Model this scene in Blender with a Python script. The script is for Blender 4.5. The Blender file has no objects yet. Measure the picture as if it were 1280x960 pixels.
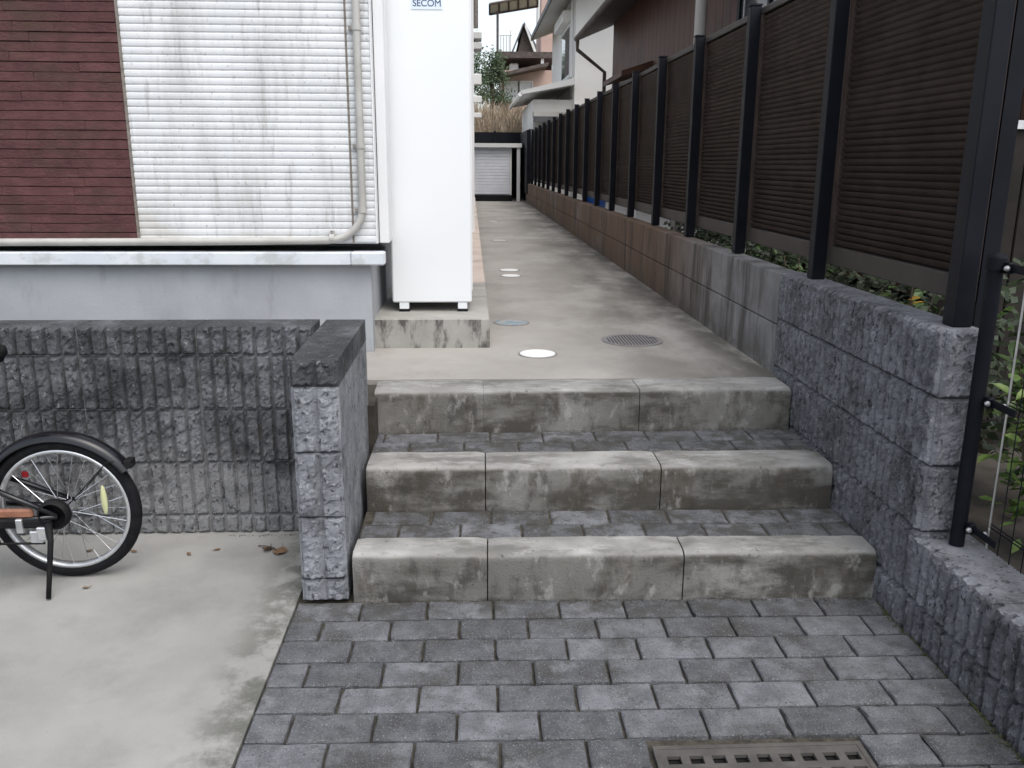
import bpy, bmesh, math, random
from mathutils import Matrix, Vector, noise
R = math.radians
random.seed(7)
sc = bpy.context.scene
C = sc.collection

# ------------------------------------------------------------------ camera
FPX = 1083.0                       # focal length in pixels of a 1280 px wide picture
PITCH, YAW, ROLL = R(14.25), R(2.7), R(0.3)
fw = Vector((math.sin(YAW)*math.cos(PITCH), math.cos(YAW)*math.cos(PITCH), -math.sin(PITCH)))
rt0 = Vector((math.cos(YAW), -math.sin(YAW), 0)); up0 = rt0.cross(fw)
rt = rt0*math.cos(ROLL) + up0*math.sin(ROLL); up = -rt0*math.sin(ROLL) + up0*math.cos(ROLL)
EYE = Vector((0, 0, 1.30))
cd = bpy.data.cameras.new('camera'); cam = bpy.data.objects.new('camera', cd); C.objects.link(cam)
cam.matrix_world = Matrix((( rt.x, up.x, -fw.x, EYE.x), (rt.y, up.y, -fw.y, EYE.y), (rt.z, up.z, -fw.z, EYE.z), (0, 0, 0, 1)))
cd.sensor_width = 36; cd.lens = FPX/1280*36; cd.clip_start = 0.02; cd.clip_end = 2000
sc.camera = cam
def at(x, y, Y):                   # survey helper: a point of the photograph at the real distance Y
    d = fw + rt*((x-640)/FPX) - up*((y-480)/FPX)
    return EYE + d*(Y/d.y)

# ------------------------------------------------------------------ sky and sun (overcast)
SUN_EL, SUN_AZ = R(60), R(150)     # azimuth clockwise from +Y: high, behind the camera to the right
w = bpy.data.worlds.new('World'); sc.world = w; w.use_nodes = True
nt = w.node_tree; nt.nodes.clear()
sky = nt.nodes.new('ShaderNodeTexSky'); sky.sky_type = 'NISHITA'; sky.sun_disc = False
sky.sun_elevation = SUN_EL; sky.sun_rotation = SUN_AZ; sky.air_density = 1.0; sky.dust_density = 3.0; sky.ozone_density = 1.0
hs = nt.nodes.new('ShaderNodeHueSaturation'); hs.inputs['Saturation'].default_value = 0.45
bg = nt.nodes.new('ShaderNodeBackground'); bg.inputs['Strength'].default_value = 0.15
wo = nt.nodes.new('ShaderNodeOutputWorld')
nt.links.new(sky.outputs[0], hs.inputs['Color']); nt.links.new(hs.outputs[0], bg.inputs['Color']); nt.links.new(bg.outputs[0], wo.inputs['Surface'])
sd = bpy.data.lights.new('sun', 'SUN'); sd.energy = 0.6; sd.angle = R(60); sd.color = (1.0, 0.98, 0.95)
sun = bpy.data.objects.new('sun', sd); C.objects.link(sun)
sdir = Vector((math.sin(SUN_AZ)*math.cos(SUN_EL), math.cos(SUN_AZ)*math.cos(SUN_EL), math.sin(SUN_EL)))
sun.rotation_euler = (-sdir).to_track_quat('-Z', 'Y').to_euler()
sc.view_settings.view_transform = 'Standard'; sc.view_settings.look = 'None'
sc.view_settings.exposure = 0.95; sc.view_settings.gamma = 1.0; sc.view_settings.use_curve_mapping = False

# ------------------------------------------------------------------ materials
def mat(name, c1, c2=None, scale=6, lo=.35, hi=.65, rough=.8, bump=.0, bscale=80, rnd=0, stains=(), metal=0, spec=.4, detail=4, coat=0, bdist=.01):
    """noise blend of two colours, per-piece brightness, list of stains (colour, scale xyz, lo, hi, strength, faces), fine bump"""
    m = bpy.data.materials.new(name); m.use_nodes = True
    t = m.node_tree; N = t.nodes; L = t.links
    b = N['Principled BSDF']; b.inputs['Roughness'].default_value = rough; b.inputs['Metallic'].default_value = metal
    b.inputs['Specular IOR Level'].default_value = spec
    if coat: b.inputs['Coat Weight'].default_value = coat
    g = N.new('ShaderNodeNewGeometry')
    def noi(sc3, det=detail, rg=.6, off=0):
        mp = N.new('ShaderNodeMapping'); mp.inputs['Scale'].default_value = sc3; mp.inputs['Location'].default_value = (off, off*1.7, off*.6)
        L.new(g.outputs['Position'], mp.inputs['Vector'])
        n = N.new('ShaderNodeTexNoise'); n.inputs['Scale'].default_value = 1; n.inputs['Detail'].default_value = det; n.inputs['Roughness'].default_value = rg
        L.new(mp.outputs[0], n.inputs['Vector']); return n.outputs['Fac']
    def ramp(sock, lo, hi, a=0, z=1):
        r = N.new('ShaderNodeMapRange'); r.inputs['From Min'].default_value = lo; r.inputs['From Max'].default_value = hi
        r.inputs['To Min'].default_value = a; r.inputs['To Max'].default_value = z; r.interpolation_type = 'SMOOTHSTEP'
        L.new(sock, r.inputs['Value']); return r.outputs[0]
    def mix(f, a, bcol, mode='MIX'):
        x = N.new('ShaderNodeMix'); x.data_type = 'RGBA'; x.blend_type = mode
        if isinstance(f, float): x.inputs['Factor'].default_value = f
        else: L.new(f, x.inputs['Factor'])
        for s, v in (('A', a), ('B', bcol)):
            i = [k for k in x.inputs if k.name == s and k.type == 'RGBA'][0]
            if isinstance(v, tuple): i.default_value = v + (1,)
            else: L.new(v, i)
        return [k for k in x.outputs if k.type == 'RGBA'][0]
    col = c1
    if c2: col = mix(ramp(noi((scale,)*3), lo, hi), c1, c2)
    if rnd:
        oi = N.new('ShaderNodeObjectInfo')
        v = N.new('ShaderNodeMapRange'); v.inputs['To Min'].default_value = 1-rnd; v.inputs['To Max'].default_value = 1+rnd
        L.new(oi.outputs['Random'], v.inputs['Value'])
        cc = N.new('ShaderNodeCombineColor')
        for k in range(3): L.new(v.outputs[0], cc.inputs[k])
        col = mix(1.0, col, cc.outputs[0], 'MULTIPLY')
    for i, s in enumerate(stains):
        c, s3, l, h, st = s[:5]
        f = ramp(noi(s3, 5, .65, 3.1+i*7.7), l, h, 0, st)
        if len(s) > 5:            # only upright ('v') or only flat ('h') faces take this dirt
            sx = N.new('ShaderNodeSeparateXYZ'); L.new(g.outputs['Normal'], sx.inputs[0])
            if s[5] == 'v': k = ramp(sx.outputs['Z'], .85, .35)
            elif s[5] == 'h': k = ramp(sx.outputs['Z'], .4, .9)
            else:                 # tuple ('x', from, to): dirt that grows along an axis, as damp along a wall foot
                sp = N.new('ShaderNodeSeparateXYZ'); L.new(g.outputs['Position'], sp.inputs[0])
                k = ramp(sp.outputs['XYZ'.index(s[5][0].upper())], s[5][1], s[5][2])
            mu = N.new('ShaderNodeMath'); mu.operation = 'MULTIPLY'; L.new(f, mu.inputs[0]); L.new(k, mu.inputs[1]); f = mu.outputs[0]
        col = mix(f, col, c)
    if isinstance(col, tuple): b.inputs['Base Color'].default_value = col + (1,)
    else: L.new(col, b.inputs['Base Color'])
    if bump:
        bn = N.new('ShaderNodeBump'); bn.inputs['Strength'].default_value = bump; bn.inputs['Distance'].default_value = bdist
        L.new(noi((bscale,)*3, 6, .7, 11), bn.inputs['Height']); L.new(bn.outputs[0], b.inputs['Normal'])
    return m

MOSS = (.045, .048, .03); SOOT = (.028, .029, .032)
m_rock = mat('split_face_block', (.135, .14, .153), (.265, .275, .297), 10, .3, .7, .92, 1, 150, .14, [(SOOT, (3.2, 3.2, 2.2), .48, .7, .6), ((.36, .37, .385), (75, 75, 45), .56, .66, .7), ((.02, .021, .024), (60, 60, 40), .55, .66, .8), ((.3, .31, .32), (190, 190, 190), .6, .7, .6), ((.018, .018, .02), (150, 150, 150), .6, .7, .7)], bdist=.012)
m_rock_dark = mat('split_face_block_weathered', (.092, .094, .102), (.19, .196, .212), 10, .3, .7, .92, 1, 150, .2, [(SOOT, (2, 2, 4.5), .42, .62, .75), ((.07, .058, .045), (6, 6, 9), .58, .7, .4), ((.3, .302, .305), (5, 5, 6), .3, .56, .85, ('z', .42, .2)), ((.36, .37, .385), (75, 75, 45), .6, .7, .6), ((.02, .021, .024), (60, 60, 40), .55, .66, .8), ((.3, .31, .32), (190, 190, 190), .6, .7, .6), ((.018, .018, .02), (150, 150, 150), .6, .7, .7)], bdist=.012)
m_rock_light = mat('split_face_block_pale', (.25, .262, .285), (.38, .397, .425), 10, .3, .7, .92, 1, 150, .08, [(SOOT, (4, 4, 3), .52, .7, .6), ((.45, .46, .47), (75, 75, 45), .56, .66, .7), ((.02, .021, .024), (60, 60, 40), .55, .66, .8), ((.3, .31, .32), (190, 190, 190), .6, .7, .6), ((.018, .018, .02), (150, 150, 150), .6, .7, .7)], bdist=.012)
m_plain_block = mat('plain_block', (.17, .168, .17), (.25, .247, .247), 7, .3, .7, .9, .6, 110, .12, [((.155, .095, .06), (2.5, 1.2, 2), .2, .5, .9, ('y', 4.0, 6.0)), ((.05, .042, .036), (7, 7, 1.1), .46, .64, .75), ((.33, .33, .32), (9, 9, 1.2), .58, .72, .5), ((.09, .085, .07), (6, 6, 6), .4, .6, .7, ('z', .62, .46))])
m_mortar = mat('mortar', (.1, .1, .1), (.2, .2, .2), 20, rough=.95, bump=.4)
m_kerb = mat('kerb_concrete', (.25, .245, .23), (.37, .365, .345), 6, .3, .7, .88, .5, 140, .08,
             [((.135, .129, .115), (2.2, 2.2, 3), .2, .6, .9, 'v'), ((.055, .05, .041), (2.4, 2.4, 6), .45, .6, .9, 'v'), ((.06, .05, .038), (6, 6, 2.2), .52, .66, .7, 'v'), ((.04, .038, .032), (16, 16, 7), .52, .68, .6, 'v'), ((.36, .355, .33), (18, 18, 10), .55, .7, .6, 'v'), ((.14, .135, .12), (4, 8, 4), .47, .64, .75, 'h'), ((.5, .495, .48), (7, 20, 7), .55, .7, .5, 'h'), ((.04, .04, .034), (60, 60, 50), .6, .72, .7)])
m_terrace = mat('terrace_concrete', (.31, .292, .265), (.39, .37, .34), 1.6, .3, .7, .8, .25, 140, 0,
             [((.17, .155, .135), (1.5, .8, 1), .4, .6, .8, ('x', .3, .95)), ((.1, .092, .08), (2.2, 1.0, 1), .46, .62, .75, ('x', .55, 1.15)), ((.06, .055, .045), (5, 3, 1), .35, .55, .8, ('x', 1.02, 1.22)), ((.25, .235, .21), (2.5, 1.6, 1), .5, .68, .6), ((.09, .085, .08), (40, 40, 1), .66, .8, .5)])
m_pad = mat('driveway_concrete', (.26, .256, .24), (.33, .325, .305), 2.2, .3, .7, .85, .25, 160, 0,
             [((.2, .195, .18), (3, 3, 1), .46, .72, .6), ((.1, .1, .085), (9, 9, 1), .36, .58, .9, ('x', -.74, -.55)), ((.12, .12, .11), (60, 60, 1), .66, .78, .6), ((.33, .33, .31), (160, 160, 1), .55, .75, .5)])
m_paver = mat('paver', (.11, .113, .122), (.195, .199, .211), 14, .3, .7, .88, .9, 190, .3,
             [((.065, .062, .054), (6, 6, 6), .47, .68, .75), ((.3, .31, .32), (9, 9, 9), .58, .74, .6), ((.4, .41, .42), (230, 230, 230), .57, .66, .7), ((.035, .035, .034), (160, 160, 160), .57, .66, .75), ((.06, .056, .045), (14, 14, 14), .45, .6, .7, ('y', 2.2, 2.42))])
m_bed = mat('joint_sand', (.035, .031, .025), (.085, .075, .058), 30, rough=.95, bump=.5)
m_siding = mat('white_ribbed_siding', (.65, .665, .67), (.72, .735, .74), 3, rough=.55, bump=.05, stains=[((.43, .42, .4), (7, 7, .9), .46, .72, .65), ((.3, .288, .272), (24, 24, 3), .54, .72, .5), ((.13, .125, .12), (60, 60, 45), .58, .7, .45), ((.5, .47, .41), (3, 3, 5), .45, .7, .6, ('z', 1.5, .95))])
m_sidewall = mat('white_sidewall', (.75, .76, .76), (.8, .8, .8), 2, rough=.5)
m_red = mat('red_brown_brick_siding', (.085, .033, .034), (.12, .048, .048), 16, .3, .7, .8, .8, 90, .09, [((.06, .04, .028), (3, 3, 7), .46, .68, .6), ((.15, .07, .068), (9, 9, 30), .58, .72, .4)])
m_redback = mat('brick_siding_joint', (.05, .02, .02), (.065, .027, .026), 20, rough=.9)
m_trim = mat('pale_metal_trim', (.62, .66, .7), (.7, .73, .76), 4, rough=.4, stains=[((.4, .42, .4), (6, 6, 9), .5, .66, .6)])
m_found = mat('grey_foundation', (.33, .346, .365), (.4, .417, .435), 2.5, .3, .7, .8, .25, 90, 0, [((.26, .27, .28), (2, 2, .8), .5, .7, .6), ((.2, .2, .195), (9, 9, 3), .58, .74, .4)])
m_conduit = mat('beige_conduit', (.4, .39, .36), (.47, .46, .43), 8, rough=.5)
m_caulk = mat('dark_caulk', (.16, .14, .12), (.24, .21, .18), 40, rough=.8)
m_tank = mat('white_enamel', (.8, .82, .83), (.82, .835, .84), 1, rough=.35, spec=.5)
m_black = mat('black_rubber', (.006, .006, .007), (.012, .012, .012), 20, rough=.7, spec=.2)
m_sticker = mat('sticker', (.7, .78, .85), rough=.4)
m_ink = mat('blue_ink', (.02, .05, .14), rough=.4)
m_podium = mat('podium_concrete', (.3, .29, .265), (.4, .39, .36), 3, .3, .7, .85, .3, 110, 0, [((.05, .048, .042), (14, 14, 5), .46, .62, .85, 'v'), ((.22, .21, .19), (5, 5, 5), .52, .68, .6)])
m_coping = mat('pinkish_coping', (.52, .43, .37), (.6, .51, .45), 4, .3, .7, .8, .3, 90, .08, [((.3, .26, .22), (5, 2, 5), .52, .68, .5)])
m_post = mat('black_aluminium', (.004, .0046, .008), (.007, .0078, .012), 5, rough=.5, spec=.16)
m_slat = mat('dark_brown_aluminium', (.042, .03, .025), (.06, .044, .037), 9, rough=.6, spec=.2, rnd=.12, stains=[((.065, .055, .048), (2, 2, 6), .5, .7, .5)])
m_rail = mat('fence_rail', (.033, .027, .024), (.045, .038, .033), 6, rough=.5, spec=.3)
m_steel = mat('galvanised_steel', (.5, .5, .5), (.62, .62, .62), 40, rough=.35, metal=.9)
m_grate = mat('painted_grate', (.075, .07, .064), (.115, .107, .097), 15, .3, .7, .6, .2, 150, 0, metal=.2)
m_drain = mat('cast_drain', (.16, .15, .15), (.23, .22, .215), 15, .3, .7, .7, .2, 150)
m_void = mat('void_black', (.006, .006, .006), rough=1)  # flat black standing in for the shade inside drains and slat gaps
m_white = mat('white_plastic', (.78, .78, .76), (.82, .82, .8), 8, rough=.5)
m_blue = mat('faded_blue_paint', (.2, .29, .35), (.34, .33, .31), 22, .42, .55, .85)
m_bluep = mat('blue_plastic', (.02, .1, .4), (.03, .14, .5), 5, rough=.35)
m_tyre = mat('tyre_rubber', (.006, .006, .0075), (.011, .011, .013), 30, rough=.75, bump=.3, bscale=200, spec=.15)
m_alu = mat('brushed_aluminium', (.6, .61, .63), (.7, .71, .72), 30, rough=.35, metal=.85)
m_chrome = mat('spoke_steel', (.6, .6, .62), rough=.25, metal=1)
m_blackgloss = mat('black_gloss_paint', (.004, .004, .006), rough=.25, spec=.4, coat=.25)
m_rust = mat('brown_frame_paint', (.2, .085, .05), (.28, .13, .08), 20, rough=.5)
m_reflect = mat('yellow_reflector', (.52, .53, .3), rough=.3)
m_redl = mat('red_reflector', (.4, .02, .03), rough=.25)
m_leaf = mat('green_leaf', (.026, .055, .014), (.062, .105, .025), 25, .3, .7, .5, rnd=.35)
m_leaf2 = mat('dark_foliage', (.03, .05, .022), (.065, .095, .04), 2.2, .3, .7, .6)
m_leafb = mat('bright_leaf', (.05, .1, .02), (.12, .17, .035), 25, .3, .7, .5, rnd=.4)
m_leafy = mat('yellow_leaf', (.32, .17, .02), (.4, .25, .03), 20, rough=.6, rnd=.3)
m_dead = mat('dead_leaf', (.11, .065, .035), (.19, .12, .07), 60, rough=.8, rnd=.25)
m_stem = mat('bark', (.06, .045, .032), (.1, .08, .06), 20, rough=.9, bump=.4)
m_dry = mat('dry_grass', (.24, .185, .13), (.36, .29, .21), 3, .3, .7, .9)
m_soil = mat('soil', (.03, .026, .021), (.06, .052, .042), 6, rough=.95, bump=.6, bscale=30)
m_ground = mat('asphalt_ground', (.045, .045, .047), (.07, .07, .07), 8, rough=.9, bump=.3)
m_hill = mat('hillside', (.1, .09, .05), (.2, .17, .1), .4, rough=.95)
m_plaster = mat('white_plaster', (.72, .71, .67), (.78, .77, .73), 1, rough=.8)
m_soffit = mat('grey_soffit', (.4, .39, .36), (.46, .45, .42), 2, rough=.8)
m_brown = mat('dark_brown_cladding', (.065, .028, .016), (.1, .044, .026), 3, .3, .7, .6, rnd=.08, stains=[((.13, .06, .034), (5, 5, .6), .5, .7, .5)])
m_brownroof = mat('brown_roofing', (.06, .045, .04), (.1, .08, .07), 6, rough=.7)
m_darkboard = mat('dark_board', (.016, .014, .012), (.026, .022, .019), 6, rough=.7, spec=.2)
m_hedge = mat('hedge_foliage', (.016, .026, .012), (.038, .056, .024), 12, .3, .7, .6)
m_moss = mat('moss', (.05, .06, .02), (.12, .12, .05), 40, rough=.95)
m_roofgrey = mat('dark_roof_tile', (.07, .07, .075), (.11, .11, .115), 5, rough=.6)
m_pink = mat('pink_render', (.42, .3, .26), (.48, .35, .3), 2, rough=.85)
m_glass = mat('window_glass', (.05, .06, .07), rough=.06, spec=.8)
m_curtain = mat('pale_curtain', (.5, .52, .54), (.62, .63, .64), 6, rough=.8)
m_frame = mat('window_frame', (.6, .6, .58), rough=.5)
m_poly = mat('polycarbonate', (.55, .55, .5), (.62, .62, .56), 3, rough=.3)
m_shutter = mat('grey_shutter', (.6, .61, .64), (.66, .67, .7), 3, rough=.5)
m_palepole = mat('pale_pole', (.5, .49, .46), (.56, .55, .52), 3, rough=.6)

# ------------------------------------------------------------------ builders
W = {}
def obj(name, me, m=None, parent=None, M=None):
    o = bpy.data.objects.new(name, me); C.objects.link(o)
    M = M or Matrix(); o.matrix_basis = M; W[o] = M
    if parent: o.parent = parent; o.matrix_parent_inverse = W[parent].inverted()
    if m and me and not me.materials: me.materials.append(m)
    return o
def tag(o, label, cat, group=None):
    o['label'] = label; o['category'] = cat
    if group: o['group'] = group
    return o
def thing(name, label, cat, loc, group=None):
    return tag(obj(name, None, None, None, Matrix.Translation(loc)), label, cat, group)
def struct(o): o['kind'] = 'structure'; return o
def stuff(o): o['kind'] = 'stuff'; return o
class MB:
    def __init__(s): s.v = []; s.f = []
    def add(s, vs, fs):
        n = len(s.v); s.v += [tuple(v) for v in vs]; s.f += [tuple(i+n for i in f) for f in fs]; return s
    def box(s, a, b, M=None):
        x0, y0, z0 = a; x1, y1, z1 = b
        vs = [Vector(p) for p in ((x0,y0,z0),(x1,y0,z0),(x1,y1,z0),(x0,y1,z0),(x0,y0,z1),(x1,y0,z1),(x1,y1,z1),(x0,y1,z1))]
        if M: vs = [M @ v for v in vs]
        return s.add(vs, [(0,3,2,1),(4,5,6,7),(0,1,5,4),(1,2,6,5),(2,3,7,6),(3,0,4,7)])
    def prism(s, pts, d):       # closed polygon swept by vector d
        n = len(pts); P = [Vector(p) for p in pts]; d = Vector(d)
        return s.add(P + [p+d for p in P], [tuple(range(n-1, -1, -1)), tuple(range(n, 2*n))] + [(i, (i+1) % n, n+(i+1) % n, n+i) for i in range(n)])
    def tube(s, pts, r, n=8, cap=True):
        pts = [Vector(p) for p in pts]; rs = r if isinstance(r, (list, tuple)) else [r]*len(pts); base = len(s.v); prev = None
        for i, p in enumerate(pts):
            t = (pts[min(i+1, len(pts)-1)] - pts[max(i-1, 0)]).normalized()
            if prev is None: a = t.orthogonal().normalized()
            else: a = (prev - t*prev.dot(t)).normalized()
            prev = a; b = t.cross(a)
            for k in range(n):
                q = 2*math.pi*k/n; s.v.append(tuple(p + (a*math.cos(q) + b*math.sin(q))*rs[i]))
        for i in range(len(pts)-1):
            for k in range(n):
                s.f.append((base+i*n+k, base+i*n+(k+1) % n, base+(i+1)*n+(k+1) % n, base+(i+1)*n+k))
        if cap:
            s.f.append(tuple(base+k for k in range(n-1, -1, -1))); s.f.append(tuple(base+(len(pts)-1)*n+k for k in range(n)))
        return s
    def lathe(s, prof, n=32, M=None):   # profile of (radius, height) about z
        base = len(s.v); M = M or Matrix()
        for r, z in prof:
            for k in range(n):
                q = 2*math.pi*k/n; s.v.append(tuple(M @ Vector((r*math.cos(q), r*math.sin(q), z))))
        for i in range(len(prof)-1):
            for k in range(n): s.f.append((base+i*n+k, base+i*n+(k+1) % n, base+(i+1)*n+(k+1) % n, base+(i+1)*n+k))
        return s
    def mesh(s, name='m', smooth=False, bevel=0, seg=1):
        me = bpy.data.meshes.new(name); me.from_pydata(s.v, [], s.f); me.update()
        if bevel:
            bm = bmesh.new(); bm.from_mesh(me)
            bmesh.ops.bevel(bm, geom=list(bm.edges), offset=bevel, segments=seg, profile=.5, affect='EDGES'); bm.to_mesh(me); bm.free()
        if smooth: me.polygons.foreach_set('use_smooth', [True]*len(me.polygons))
        return me
    def build(s, name, m, parent=None, M=None, **k): return obj(name, s.mesh(name, **k), m, parent, M)
def box(name, a, b, m, parent=None, M=None, bevel=0): return MB().box(a, b).build(name, m, parent, M, bevel=bevel)
T = Matrix.Translation
def rotz(a): return Matrix.Rotation(a, 4, 'Z')

# ------------------------------------------------------------------ ground
struct(box('ground', (-300, -200, -.3), (300, 500, -.06), m_ground))
pav = struct(box('paving', (-.54, -1.2, -.06), (1.27, 2.6, -.016), m_bed))
struct(box('driveway', (-5, -1.2, -.06), (-.5395, 3.0, 0), m_pad))
struct(box('planting_strip', (-5, 3.07, -.06), (-.36, 3.99, .44), m_soil))
struct(box('terrace_path', (-.90, 3.385, -.06), (1.26, 21.6, .46), m_terrace))
struct(box('neighbour_ground', (1.40, -1.2, -.06), (14, 30, .27), m_soil))

# pavers in running bond (rows 0.11 m, bricks 0.2 m)
def paver_mesh(lx, ly, seed):
    """brick with a slightly ragged, worn arris: outline points, a chamfer ring and the flat top"""
    rr = random.Random(seed*13+5); nx, ny = max(2, round(lx/.024)), max(2, round(ly/.026)); out = []
    for i in range(nx): out.append((lx*i/nx, 0, 0, 1))
    for i in range(ny): out.append((lx, ly*i/ny, -1, 0))
    for i in range(nx): out.append((lx*(1-i/nx), ly, 0, -1))
    for i in range(ny): out.append((0, ly*(1-i/ny), 1, 0))
    n = len(out); mb = MB(); chips = [rr.random() < .09 for _ in out]
    def inward(k, d):
        x, y, ax, ay = out[k]
        return (min(max(x, d), lx-d), min(max(y, d), ly-d))
    for ring, (d0, z) in enumerate(((0, -.03), (0, -.0045), (.0035, -.0008), (.008, 0))):
        for k in range(n):
            d = d0 + (abs(rr.gauss(0, .0008)) if ring else 0) + (.004*rr.random() if chips[k] and ring > 0 else 0)
            x, y = inward(k, d); mb.v.append((x, y, z - (.003*rr.random() if chips[k] and ring in (1, 2) else 0) + rr.uniform(-1, 1)*(.0004 if ring else 0)))
    for q in range(3):
        for k in range(n): mb.f.append((q*n+k, q*n+(k+1) % n, (q+1)*n+(k+1) % n, (q+1)*n+k))
    mb.f.append(tuple(3*n+k for k in range(n)))
    return mb.mesh('paver')
PV = [paver_mesh(.1925, .1035, i) for i in range(14)]
cut_cache = {}
def lay_row(parent, y0, xs, xmin, xmax, z, slope, depth=.1035, holes=()):
    rr = random.Random(int(y0*1000))
    edges = [x for x in xs if xmin-.2 < x < xmax+.2]
    for x in edges:
        a, b = max(x+.00325, xmin), min(x+.19575, xmax)
        spans = [(a, b)]
        for h0, h1 in holes:
            ns = []
            for p, q in spans:
                if q <= h0 or p >= h1: ns.append((p, q))
                else:
                    if p < h0: ns.append((p, h0))
                    if q > h1: ns.append((h1, q))
            spans = ns
        for p, q in spans:
            if q-p < .025: continue
            if abs((q-p) - .1925) < .003 and abs(depth-.1035) < .001: me = PV[rr.randrange(14)]
            else:
                k = (round(q-p, 3), round(depth, 3))
                if k not in cut_cache: cut_cache[k] = paver_mesh(q-p, depth, len(cut_cache))
                me = cut_cache[k]
            o = obj('paver', me, m_paver, parent, T((p, y0+slope*p, z+rr.uniform(-.003, .001))) @ rotz(math.atan(slope)+rr.uniform(-.003, .003)) @ Matrix.Rotation(rr.uniform(-.01, .01), 4, 'X') @ Matrix.Rotation(rr.uniform(-.006, .006), 4, 'Y'))
SL = -.0145
for r in range(15):
    y0 = 2.415 - .1112*(r+1) + .012
    off = .058 if r % 2 == 0 else -.043
    xs = [off + .199*k for k in range(-5, 8)]
    lay_row(pav, y0, xs, -.536, 1.243, 0, SL, holes=[(.398, .905)] if 6 <= r <= 8 else ())

# drain grate let into the paving
gy1 = 1.712; gy0 = 1.40
g = thing('drain_grate', 'rectangular brown metal drain grate with square holes let into the pavers', 'drain grate', (.65, 1.56, -.05))
MB().box((.408, gy1-.012, -.04), (.895, gy1, .002)).box((.408, gy0, -.04), (.895, gy0+.012, .002)).box((.408, gy0+.012, -.04), (.42, gy1-.012, .002)).box((.883, gy0+.012, -.04), (.895, gy1-.012, .002)).build('frame', m_grate, g)
px = .0512; hx0 = .4395; hw = .031; mb = MB(); z0, z1 = -.008, .001
rowsg = [(gy1-.036-.027-.049*k, gy1-.036-.049*k) for k in range(5)]
ys = [gy0+.0125] + [v for ab in reversed(rowsg) for v in ab] + [gy1-.0125]
ys[0] = gy0+.0125
for i in range(0, len(ys), 2):
    mb.box((.4205, ys[i], z0), (.8825, ys[i+1], z1))
for (a, b) in rowsg:
    mb.box((.4205, a, z0), (hx0-hw/2+.01, b, z1))
    for k in range(9):
        x0 = hx0+.01+k*px-hw/2+hw; x1 = hx0+.01+(k+1)*px-hw/2 if k < 8 else .8825
        mb.box((x0, a, z0), (x1, b, z1))
mb.build('plate', m_grate, g)
box('pit_shade', (.425, gy0+.014, -.0155), (.878, gy1-.014, -.0125), m_void, g)  # thin black plate just under the holes, painting their shaded depth

# ------------------------------------------------------------------ the three steps
st = thing('concrete_steps', 'three shallow concrete kerb steps with paver treads leading up to the path', 'steps', (.44, 2.42, 0))
def kerb(x0, x1, y, z, h, d, slope):
    r = .028; prof = [(0, 0), (d, 0), (d, h-.004), (d-.004, h)]
    prof += [(r*(1-math.sin(q)), h-r*(1-math.cos(q))) for q in [k*math.pi/2/6 for k in range(7)]][0:]
    rr = random.Random(int(x0*999+y*77)); n = 14; mb = MB(); L = x1-x0; m_ = len(prof)
    for i in range(n+1):
        u = i/n; e = .004 if i in (0, n) else 0
        for k, (py, pz) in enumerate(prof):
            j = .0022*noise.noise(Vector((x0+u*L, py*8, pz*9+y))*9)
            mb.v.append((u*L, py + (e if py < d/2 else -e*.2) + j, pz - (e if pz > h/2 else 0) + j))
    for i in range(n):
        for k in range(m_): mb.f.append((i*m_+k, i*m_+(k+1) % m_, (i+1)*m_+(k+1) % m_, (i+1)*m_+k))
    mb.f.append(tuple(range(m_-1, -1, -1))); mb.f.append(tuple(n*m_+k for k in range(m_)))
    me = mb.mesh('kerb_stone')
    bm = bmesh.new(); bm.from_mesh(me); bmesh.ops.recalc_face_normals(bm, faces=bm.faces); bm.to_mesh(me); bm.free()
    me.polygons.foreach_set('use_smooth', [True]*len(me.polygons)); me.set_sharp_from_angle(angle=R(40))
    obj('kerb_stone', me, m_kerb, st, T((x0, y+slope*x0, z)) @ rotz(math.atan(slope)))
for (y, z, h, d, sl, xl) in ((2.425, -.02, .172, .125, -.022, -.368), (2.783, .13, .172, .165, -.012, -.362), (3.195, .28, .182, .18, .012, -.372)):
    for x0, x1 in ((xl, .0405-.0 if z < .2 else .0425), (.0445 if z < .2 else .0435, .6435 if z < .2 else .645), (.6475 if z < .2 else .648, 1.242)): kerb(x0, x1, y, z, h, d, sl)
box('joint_mortar', (-.365, 2.445, -.02), (1.245, 2.53, .135), m_bed, st); box('joint_mortar', (-.36, 2.80, .13), (1.245, 2.92, .285), m_bed, st); box('joint_mortar', (-.365, 3.225, .28), (1.245, 3.36, .445), m_bed, st)
box('tread_bed', (-.365, 2.54, -.02), (1.245, 2.799, .141), m_bed, st); box('tread_bed', (-.365, 2.93, .1), (1.245, 3.22, .291), m_bed, st)
lay_row(st, 2.552, [-.043+.199*k for k in range(-3, 8)], -.362, 1.242, .150, -.018, .105)
lay_row(st, 2.662, [.058+.199*k for k in range(-4, 8)], -.362, 1.242, .150, -.016, .108)
lay_row(st, 2.955, [-.032+.199*k for k in range(-3, 8)], -.362, 1.242, .300, 0, .112)
lay_row(st, 3.072, [.066+.199*k for k in range(-4, 8)], -.362, 1.242, .300, .006, .112)

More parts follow.
